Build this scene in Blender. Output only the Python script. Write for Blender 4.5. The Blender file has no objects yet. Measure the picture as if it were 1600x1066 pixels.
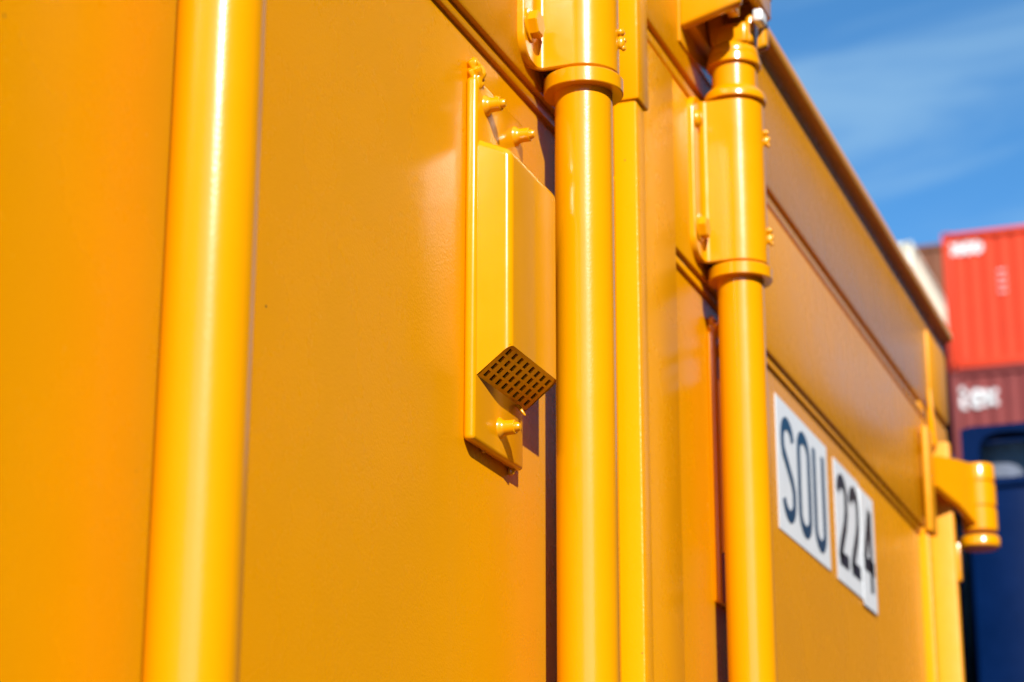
import bpy, bmesh, math, random
from mathutils import Vector, Matrix, noise
random.seed(7)
sc = bpy.context.scene
C = sc.collection
R = math.radians

# ------------------------------------------------------------------ camera
K = 0.86            # door drawing units -> metres
ZC = 1.82           # eye height
DC = 0.468          # eye to door skin, drawing units
f_px, pitch, yaw, roll = 3380.0, math.atan(1065 / 3380.0), R(20.64), 22 / 10725.0
H = Vector((math.cos(yaw), math.sin(yaw), 0)); R0 = Vector((math.sin(yaw), -math.cos(yaw), 0)); UZ = Vector((0, 0, 1))
FW = H * math.cos(pitch) + UZ * math.sin(pitch); UP = -H * math.sin(pitch) + UZ * math.cos(pitch)
RT = R0 * math.cos(roll) + UP * math.sin(roll); UP2 = -R0 * math.sin(roll) + UP * math.cos(roll)
cam = bpy.data.cameras.new('camera'); camo = bpy.data.objects.new('camera', cam); C.objects.link(camo)
m = Matrix.Identity(4)
for i in range(3):
    m[i][0] = RT[i]; m[i][1] = UP2[i]; m[i][2] = -FW[i]
CAM = Vector((0, -K * DC, ZC))
m.translation = CAM
camo.matrix_world = m
cam.sensor_width = 36; cam.lens = 36 * f_px / 1600
cam.clip_start = 0.02; cam.clip_end = 2000
cam.dof.use_dof = True
cam.dof.focus_distance = (Vector((1.13 * K, -0.02 * K, ZC + 0.45 * K)) - CAM).dot(FW)
cam.dof.aperture_fstop = 12.5
cam.dof.aperture_blades = 0
sc.camera = camo

# ------------------------------------------------------------------ light
SUN = Vector((1.66, 1.0, -1.2)).normalized()        # the way the light travels
elev = math.asin(-SUN.z); az = math.atan2(-SUN.x, -SUN.y)
w = bpy.data.worlds.new('World'); sc.world = w; w.use_nodes = True
nt = w.node_tree; nt.nodes.clear()
def N(t, **kw):
    n = nt.nodes.new(t)
    for k, v in kw.items(): setattr(n, k, v)
    return n
def L(a, b): nt.links.new(a, b)
out = N('ShaderNodeOutputWorld'); bg = N('ShaderNodeBackground'); sky = N('ShaderNodeTexSky', sky_type='NISHITA')
sky.sun_disc = False; sky.sun_elevation = elev; sky.sun_rotation = az % (2 * math.pi)
sky.air_density = 0.65; sky.dust_density = 0.05; sky.ozone_density = 8.0
tc = N('ShaderNodeTexCoord'); sx = N('ShaderNodeSeparateXYZ'); L(tc.outputs['Generated'], sx.inputs[0])
zz = N('ShaderNodeMath', operation='MAXIMUM'); L(sx.outputs['Z'], zz.inputs[0]); zz.inputs[1].default_value = 0.0
za = N('ShaderNodeMath', operation='ADD'); L(zz.outputs[0], za.inputs[0]); za.inputs[1].default_value = 0.12
du = N('ShaderNodeMath', operation='DIVIDE'); L(sx.outputs['X'], du.inputs[0]); L(za.outputs[0], du.inputs[1])
dv = N('ShaderNodeMath', operation='DIVIDE'); L(sx.outputs['Y'], dv.inputs[0]); L(za.outputs[0], dv.inputs[1])
cv = N('ShaderNodeCombineXYZ'); L(du.outputs[0], cv.inputs[0]); L(dv.outputs[0], cv.inputs[1])
mp = N('ShaderNodeMapping'); mp.inputs['Rotation'].default_value = (0, 0, R(-20)); mp.inputs['Scale'].default_value = (4.2, 1.5, 1); mp.inputs['Location'].default_value = (0.74, -0.2, 0)
L(cv.outputs[0], mp.inputs['Vector'])
n1 = N('ShaderNodeTexNoise'); n1.inputs['Scale'].default_value = 1.25; n1.inputs['Detail'].default_value = 9; n1.inputs['Roughness'].default_value = 0.52; n1.inputs['Distortion'].default_value = 0.6
L(mp.outputs[0], n1.inputs['Vector'])
rp = N('ShaderNodeMapRange'); rp.inputs['From Min'].default_value = 0.36; rp.inputs['From Max'].default_value = 0.68; rp.inputs['To Max'].default_value = 0.52; rp.interpolation_type = 'SMOOTHSTEP'
L(n1.outputs['Fac'], rp.inputs['Value'])
mx = N('ShaderNodeMix', data_type='RGBA'); L(rp.outputs[0], mx.inputs['Factor']); gr = N('ShaderNodeVectorMath', operation='MULTIPLY'); gr.inputs[1].default_value = (0.74, 1.10, 1.0); L(sky.outputs[0], gr.inputs[0]); L(gr.outputs[0], mx.inputs['A'])
mx.inputs['B'].default_value = (1.75, 2.95, 4.1, 1)
L(mx.outputs['Result'], bg.inputs['Color']); bg.inputs['Strength'].default_value = 0.112
L(bg.outputs[0], out.inputs[0])
sl = bpy.data.lights.new('sun', 'SUN'); sl.energy = 4.4; sl.angle = R(0.53); sl.color = (1.0, 0.94, 0.86)
so = bpy.data.objects.new('sun', sl); C.objects.link(so); so.location = (-20, -15, 20)
so.rotation_euler = SUN.to_track_quat('-Z', 'Y').to_euler()
vs = sc.view_settings; vs.view_transform = 'Standard'; vs.look = 'None'; vs.exposure = 0.9; vs.gamma = 1.0; vs.use_curve_mapping = False
sc.render.engine = 'CYCLES'; sc.cycles.use_denoising = True
sc.cycles.caustics_reflective = False; sc.cycles.caustics_refractive = False
sc.cycles.max_bounces = 8; sc.cycles.sample_clamp_indirect = 6

# ------------------------------------------------------------------ materials
def mat(name, col, rough=0.4, metal=0.0, bump=None, var=None, spec=0.5, coat=0.0, specks=False):
    """bump=(scale, metres); var=(scale, amount) mottles the colour; """
    M = bpy.data.materials.new(name); M.use_nodes = True; t = M.node_tree; b = t.nodes['Principled BSDF']
    b.inputs['Base Color'].default_value = (*col, 1); b.inputs['Roughness'].default_value = rough; b.inputs['Metallic'].default_value = metal
    b.inputs['Specular IOR Level'].default_value = spec
    b.inputs['Coat Weight'].default_value = coat; b.inputs['Coat Roughness'].default_value = 0.12
    co = t.nodes.new('ShaderNodeTexCoord')
    if var:
        n = t.nodes.new('ShaderNodeTexNoise'); n.inputs['Scale'].default_value = var[0]; n.inputs['Detail'].default_value = 5; n.inputs['Roughness'].default_value = 0.65
        t.links.new(co.outputs['Object'], n.inputs['Vector'])
        r = t.nodes.new('ShaderNodeMapRange'); r.inputs['From Min'].default_value = 0.3; r.inputs['From Max'].default_value = 0.7
        r.inputs['To Min'].default_value = 1 - var[1]; r.inputs['To Max'].default_value = 1 + var[1]
        t.links.new(n.outputs['Fac'], r.inputs['Value'])
        mu = t.nodes.new('ShaderNodeVectorMath'); mu.operation = 'SCALE'; mu.inputs[0].default_value = col
        t.links.new(r.outputs[0], mu.inputs['Scale'])
        if specks:      # a few grit specks and faint dust runs in the coat
            vo = t.nodes.new('ShaderNodeTexVoronoi'); vo.inputs['Scale'].default_value = 26; t.links.new(co.outputs['Object'], vo.inputs['Vector'])
            ns = t.nodes.new('ShaderNodeTexNoise'); ns.inputs['Scale'].default_value = 90; t.links.new(co.outputs['Object'], ns.inputs['Vector'])
            ad = t.nodes.new('ShaderNodeMath'); ad.operation = 'MULTIPLY_ADD'; ad.inputs[1].default_value = 0.05; t.links.new(ns.outputs['Fac'], ad.inputs[0]); t.links.new(vo.outputs['Distance'], ad.inputs[2])
            lt = t.nodes.new('ShaderNodeMath'); lt.operation = 'LESS_THAN'; lt.inputs[1].default_value = 0.042; t.links.new(ad.outputs[0], lt.inputs[0])
            mp_ = t.nodes.new('ShaderNodeMapping'); mp_.inputs['Scale'].default_value = (38, 38, 1.3); t.links.new(co.outputs['Object'], mp_.inputs['Vector'])
            dn = t.nodes.new('ShaderNodeTexNoise'); dn.inputs['Scale'].default_value = 1; dn.inputs['Detail'].default_value = 4; t.links.new(mp_.outputs[0], dn.inputs['Vector'])
            dr_ = t.nodes.new('ShaderNodeMapRange'); dr_.inputs['From Min'].default_value = 0.55; dr_.inputs['From Max'].default_value = 0.85; dr_.inputs['To Max'].default_value = 0.035; t.links.new(dn.outputs['Fac'], dr_.inputs['Value'])
            m1 = t.nodes.new('ShaderNodeMix'); m1.data_type = 'RGBA'; m1.inputs['B'].default_value = (0.42, 0.24, 0.08, 1); t.links.new(dr_.outputs[0], m1.inputs['Factor']); t.links.new(mu.outputs[0], m1.inputs['A'])
            m2 = t.nodes.new('ShaderNodeMix'); m2.data_type = 'RGBA'; m2.inputs['B'].default_value = (0.10, 0.05, 0.02, 1); t.links.new(lt.outputs[0], m2.inputs['Factor']); t.links.new(m1.outputs['Result'], m2.inputs['A'])
            t.links.new(m2.outputs['Result'], b.inputs['Base Color'])
        else: t.links.new(mu.outputs[0], b.inputs['Base Color'])
        rr = t.nodes.new('ShaderNodeMapRange'); rr.inputs['From Min'].default_value = 0.3; rr.inputs['From Max'].default_value = 0.7
        rr.inputs['To Min'].default_value = rough * 0.9; rr.inputs['To Max'].default_value = rough * 1.12
        t.links.new(n.outputs['Fac'], rr.inputs['Value']); t.links.new(rr.outputs[0], b.inputs['Roughness'])
    if bump:
        prev = None
        for s, dist in bump:
            n = t.nodes.new('ShaderNodeTexNoise'); n.inputs['Scale'].default_value = s; n.inputs['Detail'].default_value = 2
            t.links.new(co.outputs['Object'], n.inputs['Vector'])
            bp = t.nodes.new('ShaderNodeBump'); bp.inputs['Strength'].default_value = 1.0; bp.inputs['Distance'].default_value = dist
            t.links.new(n.outputs['Fac'], bp.inputs['Height'])
            if prev: t.links.new(prev.outputs[0], bp.inputs['Normal'])
            prev = bp
        t.links.new(prev.outputs[0], b.inputs['Normal'])
    return M
PAINT = (0.66, 0.264, 0.0)
YEL = mat('yellow_paint', PAINT, 0.27, bump=[(5, 0.0002), (750, 0.00014)], var=(14, 0.015), spec=0.1, specks=True)
YELR = mat('yellow_paint_on_tube', PAINT, 0.195, bump=[(700, 0.00005)], var=(20, 0.015), spec=0.65, specks=True)
YELC = mat('yellow_paint_on_casting', PAINT, 0.205, bump=[(60, 0.00012), (500, 0.00002)], var=(40, 0.02), spec=0.65)
YELM = mat('yellow_paint_rough', PAINT, 0.5, bump=[(60, 0.0005)], var=(30, 0.04), spec=0.3)
GASKET = mat('seal_rubber', (0.02, 0.018, 0.016), 0.6)
DARK = mat('dark_inside', (0.012, 0.01, 0.008), 0.8)  # near-black, puts the shade inside the vent hoods into the colour
WHITE = mat('white_vinyl', (0.70, 0.73, 0.76), 0.4, var=(30, 0.02))
INK = mat('blue_print', (0.012, 0.05, 0.105), 0.4)
INKD = mat('black_print', (0.012, 0.018, 0.028), 0.4)
STEEL = mat('bright_steel', (0.82, 0.82, 0.8), 0.3, 0.2)
NAVY = mat('navy_paint', (0.0, 0.008, 0.045), 0.45, bump=[(30, 0.0006)], var=(9, 0.15), spec=0.06)
GREYIN = mat('casting_lit_grey', (0.11, 0.13, 0.18), 0.5, var=(40, 0.3))  # paler than the navy so the inside of the casting looks lit
def worn(name, col): return mat(name, col, 0.6, var=(2.2, 0.10), spec=0.2)
RED = worn('red_paint', (0.56, 0.042, 0.012)); MAROON = worn('maroon_paint', (0.18, 0.034, 0.031)); CREAM = worn('cream_paint', (0.66, 0.62, 0.50))
BROWN = worn('brown_paint', (0.16, 0.06, 0.03)); GREEN = worn('green_paint', (0.03, 0.13, 0.06)); BLUE2 = worn('blue_paint', (0.02, 0.07, 0.22)); GREY2 = worn('grey_paint', (0.32, 0.33, 0.33))
LOGO = mat('white_logo_paint', (0.66, 0.65, 0.64), 0.5)
CONC = mat('yard_asphalt', (0.075, 0.072, 0.068), 0.9, var=(0.8, 0.18), bump=[(40, 0.004)])

# ------------------------------------------------------------------ helpers
def P(x, o, z): return Vector((K * x, -K * o, ZC + K * z))      # drawing units on the door face -> world
def box(bm, x0, x1, y0, y1, z0, z1, bev=0.0, seg=2):
    t = bmesh.new(); bmesh.ops.create_cube(t, size=1)
    for v in t.verts:
        v.co = Vector((x0 + (v.co.x + .5) * (x1 - x0), y0 + (v.co.y + .5) * (y1 - y0), z0 + (v.co.z + .5) * (z1 - z0)))
    if bev: bmesh.ops.bevel(t, geom=t.edges[:], offset=bev, segments=seg, profile=0.5, affect='EDGES')
    merge(bm, t)
def cbox(bm, x0, x1, o0, o1, z0, z1, bev=0.0, seg=2, bx=0.0):
    """box in door drawing units, o = outward"""
    a = P(x0, o1, z0); b = P(x1, o0, z1)
    box(bm, a.x - bx, b.x - bx, a.y, b.y, a.z, b.z, bev * K, seg)
def merge(bm, t):
    me = bpy.data.meshes.new('tmp'); t.to_mesh(me); t.free(); bm.from_mesh(me); bpy.data.meshes.remove(me)
def lathe(bm, prof, cx=0, cy=0, seg=64, axis='z', cz=0):
    """prof: [(r, h)...] closed at both ends with r=0 if wanted"""
    rings = []
    for r, h in prof:
        ring = []
        if r < 1e-7:
            ring = [(0, 0, h)]
        else:
            ring = [(r * math.cos(2 * math.pi * i / seg), r * math.sin(2 * math.pi * i / seg), h) for i in range(seg)]
        vs_ = []
        for p in ring:
            q = p if axis == 'z' else ((p[0], -p[2], p[1]) if axis == '-y' else (p[2], p[0], p[1]))
            vs_.append(bm.verts.new((q[0] + cx, q[1] + cy, q[2] + cz)))
        rings.append(vs_)
    for a, b in zip(rings, rings[1:]):
        for i in range(seg):
            j = (i + 1) % seg
            if len(a) == 1 and len(b) == 1: continue
            if len(a) == 1: bm.faces.new((a[0], b[i], b[j]))
            elif len(b) == 1: bm.faces.new((a[i], a[j], b[0]))
            else: bm.faces.new((a[i], a[j], b[j], b[i]))
def finish(bm, name, ang=38):
    bmesh.ops.recalc_face_normals(bm, faces=bm.faces[:])
    for f_ in bm.faces: f_.smooth = True
    for e in bm.edges:
        e.smooth = len(e.link_faces) == 2 and e.calc_face_angle(0) < R(ang)
    me = bpy.data.meshes.new(name); bm.to_mesh(me); bm.free()
    return me
def obj(name, bm, material, parent=None, loc=(0, 0, 0), ang=38):
    me = bm if isinstance(bm, bpy.types.Mesh) else finish(bm, name, ang)
    if not me.materials: me.materials.append(material)
    o = bpy.data.objects.new(name, me); C.objects.link(o); o.location = loc
    if parent: o.parent = parent
    return o
def empty(name, label, cat, loc=(0, 0, 0), group=None):
    o = bpy.data.objects.new(name, None); C.objects.link(o); o.location = loc; o.empty_display_size = 0.2
    o['label'] = label; o['category'] = cat
    if group: o['group'] = group
    return o

# ------------------------------------------------------------------ ground
bm = bmesh.new(); bmesh.ops.create_grid(bm, x_segments=8, y_segments=8, size=700)
g = obj('ground', bm, CONC); g['kind'] = 'structure'

# ------------------------------------------------------------------ the yellow container
yc = empty('shipping_container', 'glossy yellow shipping container with lock rods, vents and white number stickers', 'container')
ZB = -(ZC - 0.02) / K
XL, XR = -0.05, 2.975
def part(name, fn, m_=None, parent=None, ang=38):
    b_ = bmesh.new(); fn(b_); return obj(name, b_, m_ or YEL, parent or yc, ang=ang)

# body behind the doors
def corrug(bm, L_, Hh, pitch, depth, ox, oy, oz, ax, flip=1):
    """trapezoid sheet, L_ along ax ('x'/'y'), Hh up"""
    prof = []; t = 0.0
    a, b_ = pitch * 0.28, pitch * 0.22
    s = [(0, 0), (a, 0), (a + b_, 1), (2 * a + b_, 1), (2 * a + 2 * b_, 0)]
    n = int(L_ / pitch)
    st = (L_ - n * pitch) / 2
    pts = [(0, 0)]
    for i in range(n):
        for u, v in s[:-1]: pts.append((st + i * pitch + u, v))
    pts += [(st + n * pitch, 0), (L_, 0)]
    lo = []; hi = []
    for u, v in pts:
        d_ = v * depth * flip
        p = (ox + u, oy + d_) if ax == 'x' else (ox + d_, oy + u)
        lo.append(bm.verts.new((*p, oz))); hi.append(bm.verts.new((*p, oz + Hh)))
    for i in range(len(pts) - 1):
        bm.faces.new((lo[i], lo[i + 1], hi[i + 1], hi[i]))
TOPZ = ZC + K * 0.952
def f(b): corrug(b, 5.7, TOPZ - 0.35, 0.278, 0.036, K * XR - 0.03, 0.17, 0.2, 'y', -1)
part('side_wall', f)
def f(b): corrug(b, 5.7, TOPZ - 0.35, 0.278, 0.036, K * XL + 0.03, 0.17, 0.2, 'y', 1)
part('side_wall', f)
def f(b): box(b, K * XL + 0.02, K * XR - 0.02, 0.06, 6.0, TOPZ - 0.012, TOPZ - 0.002)
part('roof', f)
def f(b): box(b, K * XL + 0.06, K * XR - 0.06, 5.96, 6.0, 0.15, TOPZ - 0.05)
part('end_wall', f)
def f(b):
    box(b, K * XL + 0.02, K * XL + 0.09, 0.16, 6.0, 0.02, 0.18, 0.004); box(b, K * XR - 0.09, K * XR - 0.02, 0.16, 6.0, 0.02, 0.18, 0.004)
    box(b, K * XL + 0.1, K * XR - 0.1, 0.07, 5.95, 0.1, 0.17)
part('floor_frame', f)
def f(b): cbox(b, XL, XR - 0.18, -0.12, 0.003, ZB, ZB + 0.17, 0.004)
part('door_sill', f)
# header over the doors and its roof lip
def f(b):
    cbox(b, XL, XR - .145, -0.1, 0.0045, 0.784, 0.925, 0.003)
part('header', f)
def f(b):
    # lip section: rises from header face, curls outward, drops nothing
    sec = [(0.0045, 0.905), (0.0052, 0.914), (0.0075, 0.9205), (0.0115, 0.9245), (0.018, 0.926), (0.0195, 0.928), (0.0195, 0.936), (0.018, 0.940), (0.0, 0.952), (-0.1, 0.956), (-0.1, 0.905)]
    n = 24; loops = []
    for i in range(n + 1):
        x = XL + (XR - 0.005 - XL) * i / n
        wob = 0.0006 * noise.noise(Vector((x * 6, 0, 0)))
        loops.append([b.verts.new(P(x, o + wob, z + wob)) for o, z in sec])
    for a, c in zip(loops, loops[1:]):
        for i in range(len(sec)):
            j = (i + 1) % len(sec); b.faces.new((a[i], a[j], c[j], c[i]))
    b.faces.new(loops[0]); b.faces.new(loops[-1])
part('roof_lip', f)
def f(b):
    cbox(b, XR - .145, XR - 0.006, -0.16, 0.008, 0.80, 0.905, 0.005)
part('corner_casting', f, YELM)
def f(b):
    cbox(b, XL, XL + .14, -0.16, 0.008, 0.80, 0.905, 0.005)
part('corner_casting', f, YELM)
# seal strip between header and doors
def f(b):
    cbox(b, XL, XR - .16, -0.06, 0.0, 0.7575, 0.784, 0)
part('seal_channel', f)
def f(b):
    cbox(b, XL + .02, XR - .2, 0.0, 0.0058, 0.7625, 0.7725, 0.0022)
part('drip_strip', f)

# doors
def door(x0, x1, stile_l, stile_r, wr):
    d = bpy.data.objects.new('door', None); C.objects.link(d); d.parent = yc
    def f(b):
        nx, nz = 60, 40
        grid = []
        for i in range(nx + 1):
            x = x0 + (x1 - x0) * i / nx
            row = []
            for k in range(nz + 1):
                z = ZB + 0.3 + (0.612 - ZB - 0.3) * k / nz
                edge = min(1, min(i, nx - i) / 6.0) * min(1, min(k, nz - k) / 4.0)
                o = 0.0016 * edge * noise.noise(Vector((x * 2.2, z * 1.6, x0)))
                row.append(b.verts.new(P(x, o, z)))
            grid.append(row)
        for i in range(nx):
            for k in range(nz):
                b.faces.new((grid[i][k], grid[i + 1][k], grid[i + 1][k + 1], grid[i][k + 1]))
    part('door_panel', f, parent=d)
    def f(b): cbox(b, x0, x1, -0.02, 0.007, 0.6055, 0.7575, 0.0022)
    part('top_rail', f, parent=d)
    def f(b): cbox(b, x0 + stile_l, x1 - stile_r, -0.01, 0.0032, 0.597, 0.6055, 0.0012)
    part('weld_strip', f, parent=d)
    def f(b): cbox(b, x0, x1, -0.02, 0.007, ZB + 0.18, ZB + 0.31, 0.0022)
    part('bottom_rail', f, parent=d)
    def f(b): cbox(b, x0 - .0008, x0 + stile_l, -0.018, 0.0084, ZB + 0.3125, 0.7568, 0.0022)
    part('stile', f, parent=d)
    def f(b): cbox(b, x1 - stile_r, x1 - (.019 if wr > .01 else 0), -0.02, wr, ZB + 0.312, 0.605, 0.0022)
    part('stile', f, parent=d)
    return d
dl = door(0.06, 1.444, 0.06, 0.075, 0.0072)
dr = door(1.478, 2.752, 0.122, 0.034, 0.0125)
def f(b): cbox(b, 1.444, 1.478, -0.03, -0.004, ZB + 0.18, 0.757)
part('door_seal', f, GASKET)
# cover strip over the door gap
def f(b): cbox(b, 1.4515, 1.4735, -0.004, 0.0218, ZB + 0.2, 0.674, 0.002)
part('cover_strip', f, parent=dr)
def f(b): cbox(b, 1.449, 1.477, -0.004, 0.0245, 0.6705, 0.7825, 0.002)
part('cover_strip', f, parent=dr)

# lock rods: one set of meshes, three placements
RR, RO = 0.0197, 0.036
def rodmesh():
    b = bmesh.new(); zs = [ZB + 0.12 + (0.806 - ZB - 0.12) * i / 30 for i in range(31)]
    lathe(b, [(0, zs[0])] + [(RR, z) for z in zs] + [(0, zs[-1])], seg=72)
    for v in b.verts: v.co = Vector((v.co.x * K, v.co.y * K - RO * K, ZC + v.co.z * K))
    return finish(b, 'lock_rod')
def ring(prof):
    b = bmesh.new(); lathe(b, prof, seg=72)
    for v in b.verts: v.co = Vector((v.co.x * K, v.co.y * K - RO * K, ZC + v.co.z * K))
    return finish(b, 'collar', 28)
def bracketmesh():
    """saddle bent over the rod with a bolted foot on each side, rounded at the foot corners"""
    Rb, th, zb, zt, W = 0.0246, 0.0036, 0.614, 0.762, 0.052
    prof = []
    def arc(cx, co, r, a0, a1, n):
        return [(cx + r * math.cos(R(a0 + (a1 - a0) * i / n)), co + r * math.sin(R(a0 + (a1 - a0) * i / n))) for i in range(n + 1)]
    fl = 0.0052 + 0.0072
    half = [(-W, 0.0074), (-W, 0.0110)] + arc(-W + .0014, fl - .0014, .0014, 180, 90, 3)
    half += [(-W + .004, fl), (-W + .008, fl), (-W + .013, fl), (-W + .018, fl)]
    half += arc(-Rb - .005, fl + .005, .005, -90, 0, 5)
    half += [(-Rb, 0.026), (-Rb, 0.031)]
    top = arc(0, RO, Rb, 180, 0, 28)
    prof = half + top + [(-x, o) for x, o in reversed(half)]
    # normals for the inside
    inn = []
    for i, (x, o) in enumerate(prof):
        a = prof[max(0, i - 1)]; c = prof[min(len(prof) - 1, i + 1)]
        t_ = Vector((c[0] - a[0], c[1] - a[1])).normalized(); nrm = Vector((t_.y, -t_.x))
        inn.append((x + nrm.x * th, o + nrm.y * th))
    for i, (x, o) in enumerate(inn):
        if abs(prof[i][0]) > Rb + .004: inn[i] = (prof[i][0], 0.0071)
    b = bmesh.new(); rr = 0.017
    cols = []
    for (x, o), (xi, oi) in zip(prof, inn):
        dx = W - abs(x)
        cut = rr - math.sqrt(max(0, rr * rr - (rr - dx) ** 2)) if dx < rr else 0
        cut = min(cut, rr)
        z0, z1 = zb + cut, zt - cut
        e = 0.0011
        vs_ = []
        mxn = Vector((xi - x, oi - o)) * (e / max(1e-6, math.hypot(xi - x, oi - o)))
        for (px, po, pz) in ((x + mxn.x, o + mxn.y, z0), (x, o, z0 + e), (x, o, z0 + (z1 - z0) * .33), (x, o, z0 + (z1 - z0) * .66), (x, o, z1 - e), (x + mxn.x, o + mxn.y, z1), (xi, oi, z1), (xi, oi, z0)):
            vs_.append(b.verts.new((K * px, -K * po, ZC + K * pz)))
        cols.append(vs_)
    for a, c in zip(cols, cols[1:]):
        for i in range(8):
            j = (i + 1) % 8; b.faces.new((a[i], a[j], c[j], c[i]))
    b.faces.new(cols[0]); b.faces.new(cols[-1])
    return finish(b, 'bracket', 34)
def hexbolt(r=0.0095, h=0.0078, rot=0):
    b = bmesh.new()
    lathe(b, [(r * 1.25, 0), (r * 1.25, 0.0012), (r * 1.12, 0.0016), (0, 0.0016)], seg=28, axis='-y')
    v0 = len(b.verts); lathe(b, [(0, 0.001), (r, 0.001), (r, h - .0008), (r * .86, h), (0, h)], seg=6, axis='-y')
    b.verts.ensure_lookup_table()
    for v in b.verts[v0:]:
        c, s = math.cos(rot), math.sin(rot); x, z = v.co.x, v.co.z; v.co.x = x * c - z * s; v.co.z = x * s + z * c
    for v in b.verts: v.co *= K
    return finish(b, 'bolt', 25)
def stud():
    b = bmesh.new()
    lathe(b, [(0.0068, 0), (0.0064, 0.0012), (0.0052, 0.0022), (0.0047, 0.004), (0.0046, 0.0098), (0.0041, 0.0103), (0.0031, 0.0101), (0.0030, 0.0116), (0.0022, 0.0131), (0, 0.0136)], seg=28, axis='-y')
    for v in b.verts: v.co *= K
    return finish(b, 'stud', 40)
def rivet():
    """split pin: a round head over a bent, flattened tail"""
    b = bmesh.new()
    for (x, y, z, rx, ry, rz) in ((0, -.0012, .0042, .0034, .0034, .0030), (.0006, -.0014, -.0030, .0030, .0030, .0052), (.0022, -.0036, -.0008, .0016, .0014, .0018), (.0015, -.0030, -.0070, .0020, .0018, .0022)):
        t = bmesh.new(); bmesh.ops.create_icosphere(t, subdivisions=2, radius=1)
        for v in t.verts:
            q = v.co * (1 + .18 * noise.noise(v.co * 1.7 + Vector((x * 900, z * 900, 0))))
            v.co = Vector((x + q.x * rx, y + q.y * ry, z + q.z * rz)) * K
        merge(b, t)
    return finish(b, 'rivet', 60)
def cammesh():
    """forked locking cam on the rod end"""
    b = bmesh.new()
    lathe(b, [(0, .806), (.0215, .806), (.0225, .809), (.0215, .815), (.019, .819), (0, .8195)], seg=48)
    for v in b.verts: v.co = Vector((v.co.x * K, v.co.y * K - RO * K, ZC + v.co.z * K))
    cbox(b, -0.019, -0.006, .025, .053, .816, .836, .003, 3)      # saddle
    for (o0, o1, zt, lean) in ((.020, .034, .858, -.006), (.049, .057, .843, .003)):
        t = bmesh.new(); cbox(t, -.016, .006, o0, o1, .816, zt, .0035, 3)
        for v in t.verts: v.co.y -= lean * (v.co.z - (ZC + K * .816)) / (.04)
        merge(b, t)
    return finish(b, 'cam', 50)
def keepermesh():
    b = bmesh.new()
    cbox(b, -.066, .040, .0040, .0065, .803, .915, .0008)        # base plate on the header
    for x0, x1 in ((-.066, -.054), (.026, .038)):                # cheeks
        t = bmesh.new(); cbox(t, x0, x1, .005, .060, .8165, .915, .0035, 3)
        for v in t.verts:
            if v.co.z < ZC + K * .84: v.co.z += .30 * max(0, (-v.co.y / K - .012)) * K
        merge(b, t)
    cbox(b, -.060, .032, .005, .066, .872, .917, .004, 3)        # top
    cbox(b, -.0545, .0265, .006, .016, .822, .874, .002)
    cbox(b, -.052, -.034, .042, .052, .832, .874, .002)
    cbox(b, -.052, .026, .056, .0655, .853, .874, .002)
    return finish(b, 'cam_keeper', 40)
rm = rodmesh()
low = ring([(RR - .001, .6012), (.0267, .6012), (.0272, .6018), (.0272, .6112), (.0268, .6118), (RR - .001, .6118)])
upp = ring([(RR - .001, .7645), (.0266, .7645), (.0272, .7652), (.0272, .7695), (.0262, .7725), (.0225, .7765), (.0205, .7775), (RR - .001, .7775)])
tip = ring([(RR - .001, .799), (.0232, .799), (.0238, .8), (.0234, .806), (.0215, .8085), (RR - .004, .8085)])
bmz = bracketmesh(); hb = hexbolt(); hb2 = hexbolt(.0072, .0062, .4); rv = rivet(); cm = cammesh(); km = keepermesh()
sp = bmesh.new(); bmesh.ops.create_icosphere(sp, subdivisions=2, radius=0.0085 * K)
for v in sp.verts: v.co = Vector((v.co.x * .9, v.co.y * .65, v.co.z)) + Vector((0, 0, 0))
dome = finish(sp, 'bolt', 60)
for X in (0.7775, 1.284, 1.6985):
    rod = obj('lock_rod', rm, YELR, yc, (K * X, 0, 0))
    for me in (low, upp, tip): obj('collar', me, YELR, rod)
    obj('bracket', bmz, YELC, rod)
    F = 0.0126
    for sx in (-1, 1):
        obj('bolt', hb, YELC, rod, (sx * .0415 * K, -F * K, ZC + K * .6395))
        obj('bolt', dome if X > 1.5 else hb2, YELC, rod, (sx * .0415 * K, -F * K, ZC + K * .739))
    for z in (.642, .7325):
        obj('rivet', rv, YELC, rod, (0.004 * K, -(RO + .0242) * K, ZC + K * z))
    obj('cam', cm, YELC, rod)
    k_ = obj('cam_keeper', km, YELC, yc, (K * X, 0, 0))

# galvanised tab beside the right keeper, catching the sun
def f(b): cbox(b, 1.672, 1.690, .0605, .0695, .8300, .8420, .0025, 3)
part('locking_tab', f, STEEL)

# vents
VX0, VX1, VZ0, VZ1 = 1.158, 1.2435, 0.3315, 0.568
def ventplate():
    b = bmesh.new()
    t = bmesh.new(); cbox(t, VX0, VX1, 0.0002, 0.0078, VZ0, VZ1, 0.0028, 3, bx=K * VX0); merge(b, t)
    # weld blobs along the upper edge and corner
    for (x, o, z, r) in ((VX0 + .0045, .0055, VZ1 + .0015, .0052), (VX0 + .0035, .0045, VZ1 + .0075, .0040), (VX0 + .006, .004, VZ1 + .012, .0022), (VX0 + .008, .005, VZ1 - .003, .0040), (VX0 + .043, .005, VZ1 - .001, .003), (VX0 + .05, .005, VZ1 - .001, .0028), (VX1 - .0005, .004, VZ0 + .029, .0013), (VX1 - .007, .0022, VZ0 + .0005, .0024), (VX0 + .03, .0022, VZ0 + .0005, .0018)):
        s = bmesh.new(); bmesh.ops.create_icosphere(s, subdivisions=3, radius=r * K)
        c = P(x, o, z)
        for v in s.verts:
            q = v.co * (1 + 0.75 * noise.noise(v.co * 330 + Vector((x * 99, z * 37, 0))))
            q.z *= 1.45; v.co = q + c - Vector((K * VX0, 0, 0))
        merge(b, s)
    return finish(b, 'vent_plate', 45)
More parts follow.
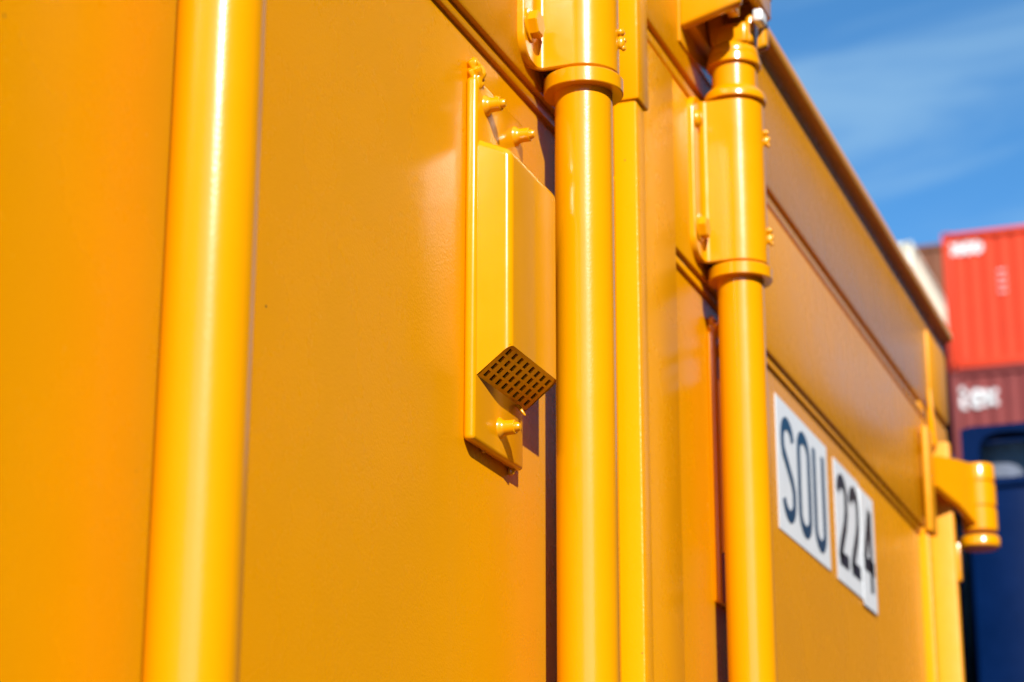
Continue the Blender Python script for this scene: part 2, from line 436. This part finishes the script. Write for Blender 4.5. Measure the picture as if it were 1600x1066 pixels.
BX0, BX1, BO = VX0 + .0035, VX1 + .0042, 0.0297
def venthood():
    """hollow hood: side cheeks, front, sloped top; open below where the grille sits"""
    o0 = .006
    sec = [(o0, .371), (BO, .3895), (BO, .5165), (o0, .5275)]     # outline seen from the side
    def shell(ins):
        return [(o0, .371 + ins * .4), (BO - ins, .3895 - ins * .0 + ins * .3), (BO - ins, .5165 - ins), (o0, .5275 - ins)]
    t = bmesh.new()
    A = [t.verts.new(P(BX0 - VX0, o, z)) for o, z in sec]; Bq = [t.verts.new(P(BX1 - VX0, o, z)) for o, z in sec]
    t.faces.new(A); t.faces.new(Bq[::-1])
    t.faces.new((A[1], A[2], Bq[2], Bq[1])); t.faces.new((A[2], A[3], Bq[3], Bq[2])); t.faces.new((A[0], A[1], Bq[1], Bq[0])); t.faces.new((A[3], A[0], Bq[0], Bq[3]))
    bmesh.ops.recalc_face_normals(t, faces=t.faces[:])
    front = lambda v: v.co.y < -K * .02
    ed = [e_ for e_ in t.edges if (not all(v_.co.z < ZC + K * .45 for v_ in e_.verts)) and ((front(e_.verts[0]) and front(e_.verts[1])) or (e_.verts[0].co.z > ZC + K * .45 and e_.verts[1].co.z > ZC + K * .45 and abs(e_.verts[0].co.x - e_.verts[1].co.x) < 1e-6))]
    bmesh.ops.bevel(t, geom=ed, offset=.0052 * K, segments=6, profile=.5, affect='EDGES')
    bmesh.ops.recalc_face_normals(t, faces=t.faces[:])
    kill = []
    for f_ in t.faces:
        n_ = f_.normal; c_ = f_.calc_center_median()
        if n_.y > .9: kill.append(f_)
        elif n_.z < -.5 and f_.calc_area() > .3 * (.08 * .02): kill.append(f_)
    bmesh.ops.delete(t, geom=kill, context='FACES_ONLY')
    return finish(t, 'hood', 40)
def grillemesh():
    """sloped plate with 4 x 8 real slots"""
    b = bmesh.new(); nx, ny = 8, 4
    m_ = .0013
    p0 = P(BX0 - VX0 + m_, .0078, .3722); px = Vector((K * (BX1 - BX0 - 2 * m_), 0, 0)); pv = P(0, BO - .0008, .3900) - P(0, .0078, .3722)
    nrm = px.cross(pv).normalized()
    if nrm.z > 0: nrm = -nrm
    th = .0012 * K
    us = [0]; vs_ = [0]
    mu, mv = .022, .055
    for i in range(nx):
        c0 = mu + (1 - 2 * mu) * (i + .30) / nx; c1 = mu + (1 - 2 * mu) * (i + .72) / nx; us += [c0, c1]
    for k in range(ny):
        c0 = mv + (1 - 2 * mv) * (k + .13) / ny; c1 = mv + (1 - 2 * mv) * (k + .86) / ny; vs_ += [c0, c1]
    us.append(1); vs_.append(1)
    def pt(u, v, d): return p0 + px * u + pv * v - nrm * d
    for d in (0, th):
        G = [[b.verts.new(pt(u, v, d)) for v in vs_] for u in us]
        for i in range(len(us) - 1):
            for k in range(len(vs_) - 1):
                if i % 2 == 1 and k % 2 == 1: continue
                b.faces.new((G[i][k], G[i + 1][k], G[i + 1][k + 1], G[i][k + 1]))
        if d == 0: G0 = G
    for i in range(1, len(us) - 1, 2):
        for k in range(1, len(vs_) - 1, 2):
            for (a, c) in (((i, k), (i + 1, k)), ((i + 1, k), (i + 1, k + 1)), ((i + 1, k + 1), (i, k + 1)), ((i, k + 1), (i, k))):
                b.faces.new((G0[a[0]][a[1]], G0[c[0]][c[1]], G[c[0]][c[1]], G[a[0]][a[1]]))
    return finish(b, 'grille', 30)
def dripmesh():
    b = bmesh.new(); lathe(b, [(0, 0), (.0016, .001), (.0013, .006), (.0009, .0095), (0, .0105)], seg=12)
    for v in b.verts:
        v.co = v.co * K
        v.co = Vector((v.co.x, v.co.y - v.co.z * .55, -v.co.z * .8))
    return finish(b, 'paint_drip', 60)
vp, vh, vg, vst, vd = ventplate(), venthood(), grillemesh(), stud(), dripmesh()
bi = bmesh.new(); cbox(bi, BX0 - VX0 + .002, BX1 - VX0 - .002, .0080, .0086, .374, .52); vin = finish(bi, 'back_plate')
bf = bmesh.new()  # dark sheet added above the grille so the slots read as deep shade
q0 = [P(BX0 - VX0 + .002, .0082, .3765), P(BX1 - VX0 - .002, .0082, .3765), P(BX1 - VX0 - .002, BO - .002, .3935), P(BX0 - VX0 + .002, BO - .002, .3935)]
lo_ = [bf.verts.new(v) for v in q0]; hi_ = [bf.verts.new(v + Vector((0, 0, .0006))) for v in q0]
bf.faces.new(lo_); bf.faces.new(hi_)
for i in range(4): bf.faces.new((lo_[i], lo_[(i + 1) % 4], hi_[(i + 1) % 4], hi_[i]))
vbf = finish(bf, 'slot_shade')
for X in (1.158, 1.7155):
    v = obj('vent_cover', vp, YELC, yc, (K * X, 0, 0))
    obj('hood', vh, YELC, v); obj('grille', vg, YELC, v); obj('back_plate', vin, DARK, v); obj('slot_shade', vbf, DARK, v)
    for (x, z) in ((.0165, .5535), (.0695, .5535), (.0435, .349)):
        obj('stud', vst, YELC, v, (K * x, -.0078 * K, ZC + K * z))
    obj('paint_drip', vd, YELC, v, (K * .071, -.0085 * K, ZC + K * .3716))

# hinge side
def f(b):
    cbox(b, 2.7970, 2.816, -0.02, 0.032, ZB + .02, 0.736, 0.003)
    cbox(b, 2.7545, XR, -0.16, 0.003, ZB + .02, 0.7985, 0.004)
cp = part('corner_post', f, YELM)
def f(b):
    cbox(b, XL, XL + .1, -0.16, 0.03, ZB + .02, 0.800, 0.004)
part('corner_post', f, YELM)
def hinge(zc_):
    dz = zc_ - .667
    def f(b):
        t = bmesh.new()
        # blade: from the door stile out to the pin, deeper at the pin
        pts = [(2.745, .0225), (2.790, .0425), (2.825, .058), (2.862, .066)]
        th = .009
        lo = [.664, .648, .628, .618]; hi = [.704, .708, .709, .708]
        ringv = []
        for (x, o), z0, z1 in zip(pts, lo, hi):
            ringv.append([t.verts.new(P(x, o, z0 + dz)), t.verts.new(P(x, o, z1 + dz)), t.verts.new(P(x + .004, o - th, z1 + dz)), t.verts.new(P(x + .004, o - th, z0 + dz))])
        for a, c in zip(ringv, ringv[1:]):
            for i in range(4):
                j = (i + 1) % 4; t.faces.new((a[i], a[j], c[j], c[i]))
        t.faces.new(ringv[0]); t.faces.new(ringv[-1]); merge(b, t)
    h = part('hinge', f, YELC)
    def lz(prof, x=2.85, o=.0590):
        b = bmesh.new(); lathe(b, prof, seg=40)
        for v in b.verts: v.co = Vector((K * x, -K * o, ZC + K * dz)) + v.co * K
        return b
    obj('barrel', lz([(0, .620), (.0215, .620), (.0232, .622), (.0232, .650), (.0212, .6515), (.0212, .653), (.0232, .6545), (.0232, .684), (.0212, .6855), (.0212, .687), (.0232, .6885), (.0232, .7085), (.0216, .7115), (0, .7115)]), YELC, h)
    obj('washer', lz([(0, .599), (.024, .599), (.026, .601), (.026, .612), (.0245, .614), (0, .614)], o=.0575), YELC, h)
    def f(b): cbox(b, 2.800, 2.812, .030, .038, .548 + dz, .600 + dz, .003)
    part('hinge_lug', f, YELC, h)
    def f(b): cbox(b, 2.712, 2.752, .010, .0185, .598 + dz, .738 + dz, .003)
    part('hinge_pad', f, YELM, h)
    return h
hinge(.667); hinge(-.35); hinge(-1.4)
def f(b):
    t = bmesh.new(); cbox(t, 2.782, 2.792, 0.008, 0.019, 0.728, 0.808, .002)
    for v in t.verts:
        s = max(0, (v.co.z - (ZC + K * .75)) / (K * .058)); v.co.y = v.co.y * (1 - .6 * s) - .006 * s
    merge(b, t)
part('seal_tab', f)

# number stickers on the right door
def ribbon(bm, pts, wd, T, thick=.0004):
    """flat stroke along 2-D points, T maps (u, v, h) to 3-D"""
    n = len(pts); Lp, Rp = [], []
    for i in range(n):
        a = Vector(pts[max(0, i - 1)]); c = Vector(pts[min(n - 1, i + 1)]); t = (c - a)
        if t.length < 1e-9: t = Vector((1, 0))
        t.normalize(); nn = Vector((-t.y, t.x))
        if 0 < i < n - 1:
            d1 = (Vector(pts[i]) - a).normalized(); k = max(.5, abs(d1.dot(t))); ww = wd / 2 / k
        else: ww = wd / 2
        p = Vector(pts[i]); Lp.append(p + nn * ww); Rp.append(p - nn * ww)
    for i in range(n - 1):
        q = [Lp[i], Lp[i + 1], Rp[i + 1], Rp[i]]
        top = [bm.verts.new(T(v.x, v.y, thick)) for v in q]; bot = [bm.verts.new(T(v.x, v.y, 0)) for v in q]
        bm.faces.new(top); bm.faces.new(bot[::-1])
        for k in range(4): bm.faces.new((top[k], top[(k + 1) % 4], bot[(k + 1) % 4], bot[k]))
def arcp(cx, cy, rx, ry, a0, a1, n=14): return [(cx + rx * math.cos(R(a0 + (a1 - a0) * i / n)), cy + ry * math.sin(R(a0 + (a1 - a0) * i / n))) for i in range(n + 1)]
def glyph(ch, w_, h_):
    r = w_ / 2
    if ch == 'S': return [arcp(r, h_ - r * .8, r, r * .8, 10, 180) + [(0, h_ * .74), (w_ * .08, h_ * .66), (w_ * .45, h_ * .54), (w_ * .85, h_ * .40), (w_, h_ * .30)] + arcp(r, r * .8, r, r * .8, 0, -170)]
    if ch == 'O': return [arcp(r, h_ - r * .8, r, r * .8, 0, 180) + arcp(r, r * .8, r, r * .8, 180, 360) + [(w_, h_ - r * .8)]]
    if ch == 'U': return [[(0, h_)] + arcp(r, r * .8, r, r * .8, 180, 360) + [(w_, h_)]]
    if ch == '2': return [arcp(r, h_ - r * .85, r, r * .85, 175, 0) + [(w_ * .98, h_ * .66), (w_ * .80, h_ * .50), (w_ * .25, h_ * .22), (w_ * .05, h_ * .10), (0, h_ * .04)], [(-w_ * .09, 0.006), (w_ * 1.08, 0.006)]]
    if ch == '4': return [[(w_ * .72, h_), (w_ * .02, h_ * .34)], [(-w_ * .08, h_ * .31), (w_ * 1.1, h_ * .31)], [(w_ * .76, h_ * 1.0), (w_ * .76, 0)]]
    if ch == 't': return [[(w_ * .35, h_ * 1.25), (w_ * .35, h_ * .25)] + arcp(w_ * .65, h_ * .25, w_ * .3, h_ * .2, 180, 290, 8), [(0, h_ * .85), (w_ * .85, h_ * .85)]]
    if ch == 'e': return [[(w_ * .05, h_ * .5), (w_ * .95, h_ * .5)] + arcp(r, h_ * .5, r * .92, h_ * .44, 0, 315, 20)]
    if ch == 'x': return [[(0, h_ * .95), (w_, h_ * .05)], [(0, h_ * .05), (w_, h_ * .95)]]
    return []
def sticker(name, x0, x1, z0, z1, chars, ink, lw, o_=.0004):
    def f(b): cbox(b, x0, x1, .0003 + o_, .0011 + o_, z0, z1, .0002, 1)
    s = part('number_sticker', f, WHITE)
    s['label'] = name
    for (ch, gx, gw, gz0, gz1) in chars:
        b = bmesh.new()
        T = lambda u, v, h: P(gx + u, .00125 + o_ + h, gz0 + v)
        for st in glyph(ch, gw, gz1 - gz0): ribbon(b, st, lw, T)
        bmesh.ops.remove_doubles(b, verts=b.verts[:], dist=1e-7)
        obj('letter' if ch in 'SOU' else 'digit', b, ink, s)
sticker('white sticker with the dark blue letters S O U', 1.954, 2.1745, .4445, .5765, [('S', 1.976, .042, .4645, .5565), ('O', 2.043, .043, .4630, .5590), ('U', 2.111, .040, .4620, .5600)], INK, .0125)
sticker('white sticker with the black digits 2 2', 2.208, 2.336, .4435, .5745, [('2', 2.2235, .038, .4635, .5560), ('2', 2.2845, .038, .4635, .5560)], INKD, .0150)
sticker('white sticker with the black digit 4', 2.3355, 2.4085, .4385, .5705, [('4', 2.348, .046, .4590, .5520)], INKD, .0155, o_=.0013)

# ------------------------------------------------------------------ other containers
def holeplate(b, O, U_, V_, Nn, w_, h_, rx, ry, th, n=40):
    """rectangular plate w_ x h_ with an oval hole, O centre, U_/V_ in-plane, Nn outward"""
    lay = []
    for d in (0, -th):
        rect, ov = [], []
        for i in range(n):
            a = 2 * math.pi * (i + .5) / n; c, s = math.cos(a), math.sin(a)
            k = min((w_ / 2) / max(1e-6, abs(c)), (h_ / 2) / max(1e-6, abs(s)))
            rect.append(b.verts.new(O + U_ * (c * k) + V_ * (s * k) + Nn * d))
            e = (abs(c) ** 3 + abs(s) ** 3) ** (-1 / 3)
            ov.append(b.verts.new(O + U_ * (rx * c * e) + V_ * (ry * s * e) + Nn * d))
        lay.append((rect, ov))
    for (rect, ov), fl in zip(lay, (0, 1)):
        for i in range(n):
            j = (i + 1) % n; b.faces.new((rect[i], rect[j], ov[j], ov[i]))
    for i in range(n):
        j = (i + 1) % n
        b.faces.new((lay[0][1][i], lay[0][1][j], lay[1][1][j], lay[1][1][i])); b.faces.new((lay[0][0][i], lay[0][0][j], lay[1][0][j], lay[1][0][i]))
CW, CD, CH = .178, .162, .118
def castingmesh():
    b = bmesh.new(); t = .018; X_, Y_, Z_ = Vector((1, 0, 0)), Vector((0, 1, 0)), Vector((0, 0, 1))
    c = Vector((0, 0, 0))
    # CD along x (into the box), CW along y
    holeplate(b, c + Vector((-CD / 2, 0, 0)), Y_, Z_, -X_, CW, CH, .056, .044, t)
    holeplate(b, c + Vector((0, CW / 2, 0)), X_, Z_, Y_, CD - 2 * t - .002, CH, .04, .03, t)
    holeplate(b, c + Vector((0, -CW / 2, 0)), X_, Z_, -Y_, CD - 2 * t - .002, CH, .04, .03, t)
    holeplate(b, c + Vector((0, 0, CH / 2)), X_, Y_, Z_, CD - 2 * t - .002, CW - 2 * t - .002, .034, .06, t)
    box(b, CD / 2 - t, CD / 2, -CW / 2, CW / 2, -CH / 2, CH / 2)
    box(b, -CD / 2 + t + .001, CD / 2 - t - .001, -CW / 2 + t + .001, CW / 2 - t - .001, -CH / 2, -CH / 2 + t)
    return finish(b, 'corner_casting', 30)
CAST = castingmesh()
_cache = {}
def container(name, label, mats, loc, Hh=2.591, Ln=6.058, Wd=2.438, group=None, detail=True):
    """end wall towards -x; origin at the base centre of that end"""
    r = empty(name, label, 'container', loc, group)
    key = (mats.name, Hh, Ln)
    if key not in _cache:
        d = {}
        b = bmesh.new(); corrug(b, Wd - .26, Hh - .3, .27, .04, .075, -Wd / 2 + .13, .15, 'y', -1); d['end_wall'] = [finish(b, 'end_wall', 20)]
        b = bmesh.new(); corrug(b, Ln - .3, Hh - .26, .278, .036, .15, Wd / 2 - .012, .15, 'x', -1); s1 = finish(b, 'side_wall', 20)
        b = bmesh.new(); corrug(b, Ln - .3, Hh - .26, .278, .036, .15, -Wd / 2 + .012, .15, 'x', 1); s2 = finish(b, 'side_wall', 20)
        d['side_wall'] = [s1, s2]
        b = bmesh.new(); box(b, .08, Ln - .02, -Wd / 2 + .03, Wd / 2 - .03, Hh - .03, Hh - .012); d['roof'] = [finish(b, 'roof')]
        b = bmesh.new(); box(b, .08, Ln - .08, -Wd / 2 + .06, Wd / 2 - .06, .10, .16); d['floor_frame'] = [finish(b, 'floor_frame')]
        b = bmesh.new(); box(b, Ln - .05, Ln - .02, -Wd / 2 + .12, Wd / 2 - .12, .14, Hh - .06); d['door'] = [finish(b, 'door')]
        po = []
        for x0 in (0.004, Ln - .15):
            for sg in (-1, 1):
                b = bmesh.new(); ya, yb = sorted((sg * (Wd / 2 - .003), sg * (Wd / 2 - .155))); box(b, x0, x0 + .146, ya, yb, CH, Hh - CH, .012); po.append(finish(b, 'corner_post'))
        d['corner_post'] = po
        ra = []
        b = bmesh.new(); box(b, .006, .07, -Wd / 2 + CW, Wd / 2 - CW, Hh - .115, Hh - .012, .008); ra.append(finish(b, 'end_rail'))
        b = bmesh.new(); box(b, .006, .07, -Wd / 2 + CW, Wd / 2 - CW, .012, .15, .008); ra.append(finish(b, 'end_rail'))
        d['end_rail'] = ra
        ra = []
        for sg in (-1, 1):
            for z0, z1 in ((Hh - .09, Hh - .014), (.012, .15)):
                b = bmesh.new(); ya, yb = sorted((sg * (Wd / 2 - .004), sg * (Wd / 2 - .06))); box(b, CD, Ln - CD, ya, yb, z0, z1, .006); ra.append(finish(b, 'side_rail'))
        d['side_rail'] = ra
        c2 = CAST.copy(); c2.materials.clear(); c2.materials.append(mats); d['_c'] = c2
        for k_, v_ in d.items():
            if k_ != '_c':
                for me in v_: me.materials.append(mats)
        _cache[key] = d
    d = _cache[key]
    for k_, v_ in d.items():
        if k_ == '_c': continue
        for me in v_: obj(k_, me, mats, r)
    for x in (CD / 2, Ln - CD / 2):
        for y in (-1, 1):
            for z in (CH / 2, Hh - CH / 2):
                obj('corner_casting', d['_c'], mats, r, (x, y * (Wd / 2 - CW / 2), z))
    return r
# navy pair right behind
NX = 4.0
nb = container('shipping_container', 'dark navy container with an oval corner hole, beyond the yellow door hinge', NAVY, (NX, .198 - 1.219, 0), Hh=2.896)
container('shipping_container', 'shaded navy container edge set back beside the oval-holed navy one', NAVY, (NX + .17, .245 + 1.219, 0), Hh=2.896)
# pale plate added inside the visible casting so its hole looks sunlit
b = bmesh.new(); box(b, -CD / 2 + .062, -CD / 2 + .066, -.069, .069, -.039, .039); obj('casting_light_plate', b, GREYIN, nb, (CD / 2, 1.219 - CW / 2, 2.896 - CH / 2))

# the stack across the yard
SX, SY = 37.4, 5.33
tier = 2.591
low_mats = [BLUE2, GREY2, MAROON, GREEN]
HID = 'container low in the far stack, hidden behind the nearer ones'
HG = 'lower containers of the far stacks'
for i in range(4): container('shipping_container', HID, low_mats[i], (SX, SY - 1.219, i * tier), group=HG)
tx = container('shipping_container', 'dull maroon container with white lettering under the bright red one', MAROON, (SX, SY - 1.219, 4 * tier))
rd = container('shipping_container', 'bright red container with white logo on top of the far stack', RED, (SX, SY - 1.219, 5 * tier))
for i in range(5): container('shipping_container', HID, low_mats[(i + 1) % 4], (SX + .2, SY + .58 + 1.219, i * tier), group=HG)
container('shipping_container', 'cream white container at the top of the far stack, left of the red one', CREAM, (SX + .2, SY + .58 + 1.219, 5 * tier))
for i in range(6): container('shipping_container', HID, low_mats[(i + 2) % 4], (SX + 7.6, SY + 1.2 , i * tier), group=HG)
container('shipping_container', 'brown container behind the gap between the cream and red ones', BROWN, (SX + 7.6, SY + 1.2, 6 * tier))
# lettering, painted on the end walls
def wallT(oy, oz): return lambda u, v, h: Vector((.0185 + .012 - h, oy - u, oz + v))
b = bmesh.new(); b.free()
xx = 1.219 - .13
for ch, gw, dy, hh in (('t', .19, 0, .31), ('e', .20, .23, .31), ('x', .21, .46, .31)):
    b = bmesh.new(); T = wallT(xx - dy, tier - .72)
    for st in glyph(ch, gw, hh): ribbon(b, st, .082, T, .014)
    obj('letter', b, LOGO, tx)
# red: an unreadable wordmark of close-set strokes, and a small number block
xx = 1.219 - .03
for k, (dy, gw) in enumerate(((.04, .15), (.21, .13), (.36, .14), (.52, .16))):
    b = bmesh.new(); T = wallT(xx - dy, tier - .43)
    pts = arcp(gw / 2, .11, gw / 2 - .02, .09, 20 + 60 * (k % 2), 380 + 60 * (k % 2) - 30, 18)
    ribbon(b, pts, .075, T, .014); obj('logo_stroke', b, LOGO, rd)
for k in range(4):
    b = bmesh.new(); T = wallT(xx - .93, tier - .86 - k * .13)
    ribbon(b, [(0, .04), (.14, .04)], .022, T, .014); obj('number_mark', b, LOGO, rd)

# the row across the aisle, mirrored in the paint
AY, AX = -6.2, 18.6
row = [[BROWN, MAROON, BROWN, MAROON, BROWN], [MAROON, BROWN, MAROON]]
for j, col in enumerate(row):
    for i, mm in enumerate(col):
        container('shipping_container', 'long container in the row across the aisle', mm, (AX - 12.25 * (j + 1), AY - 1.219, i * tier), Ln=12.192, group='row across the aisle')
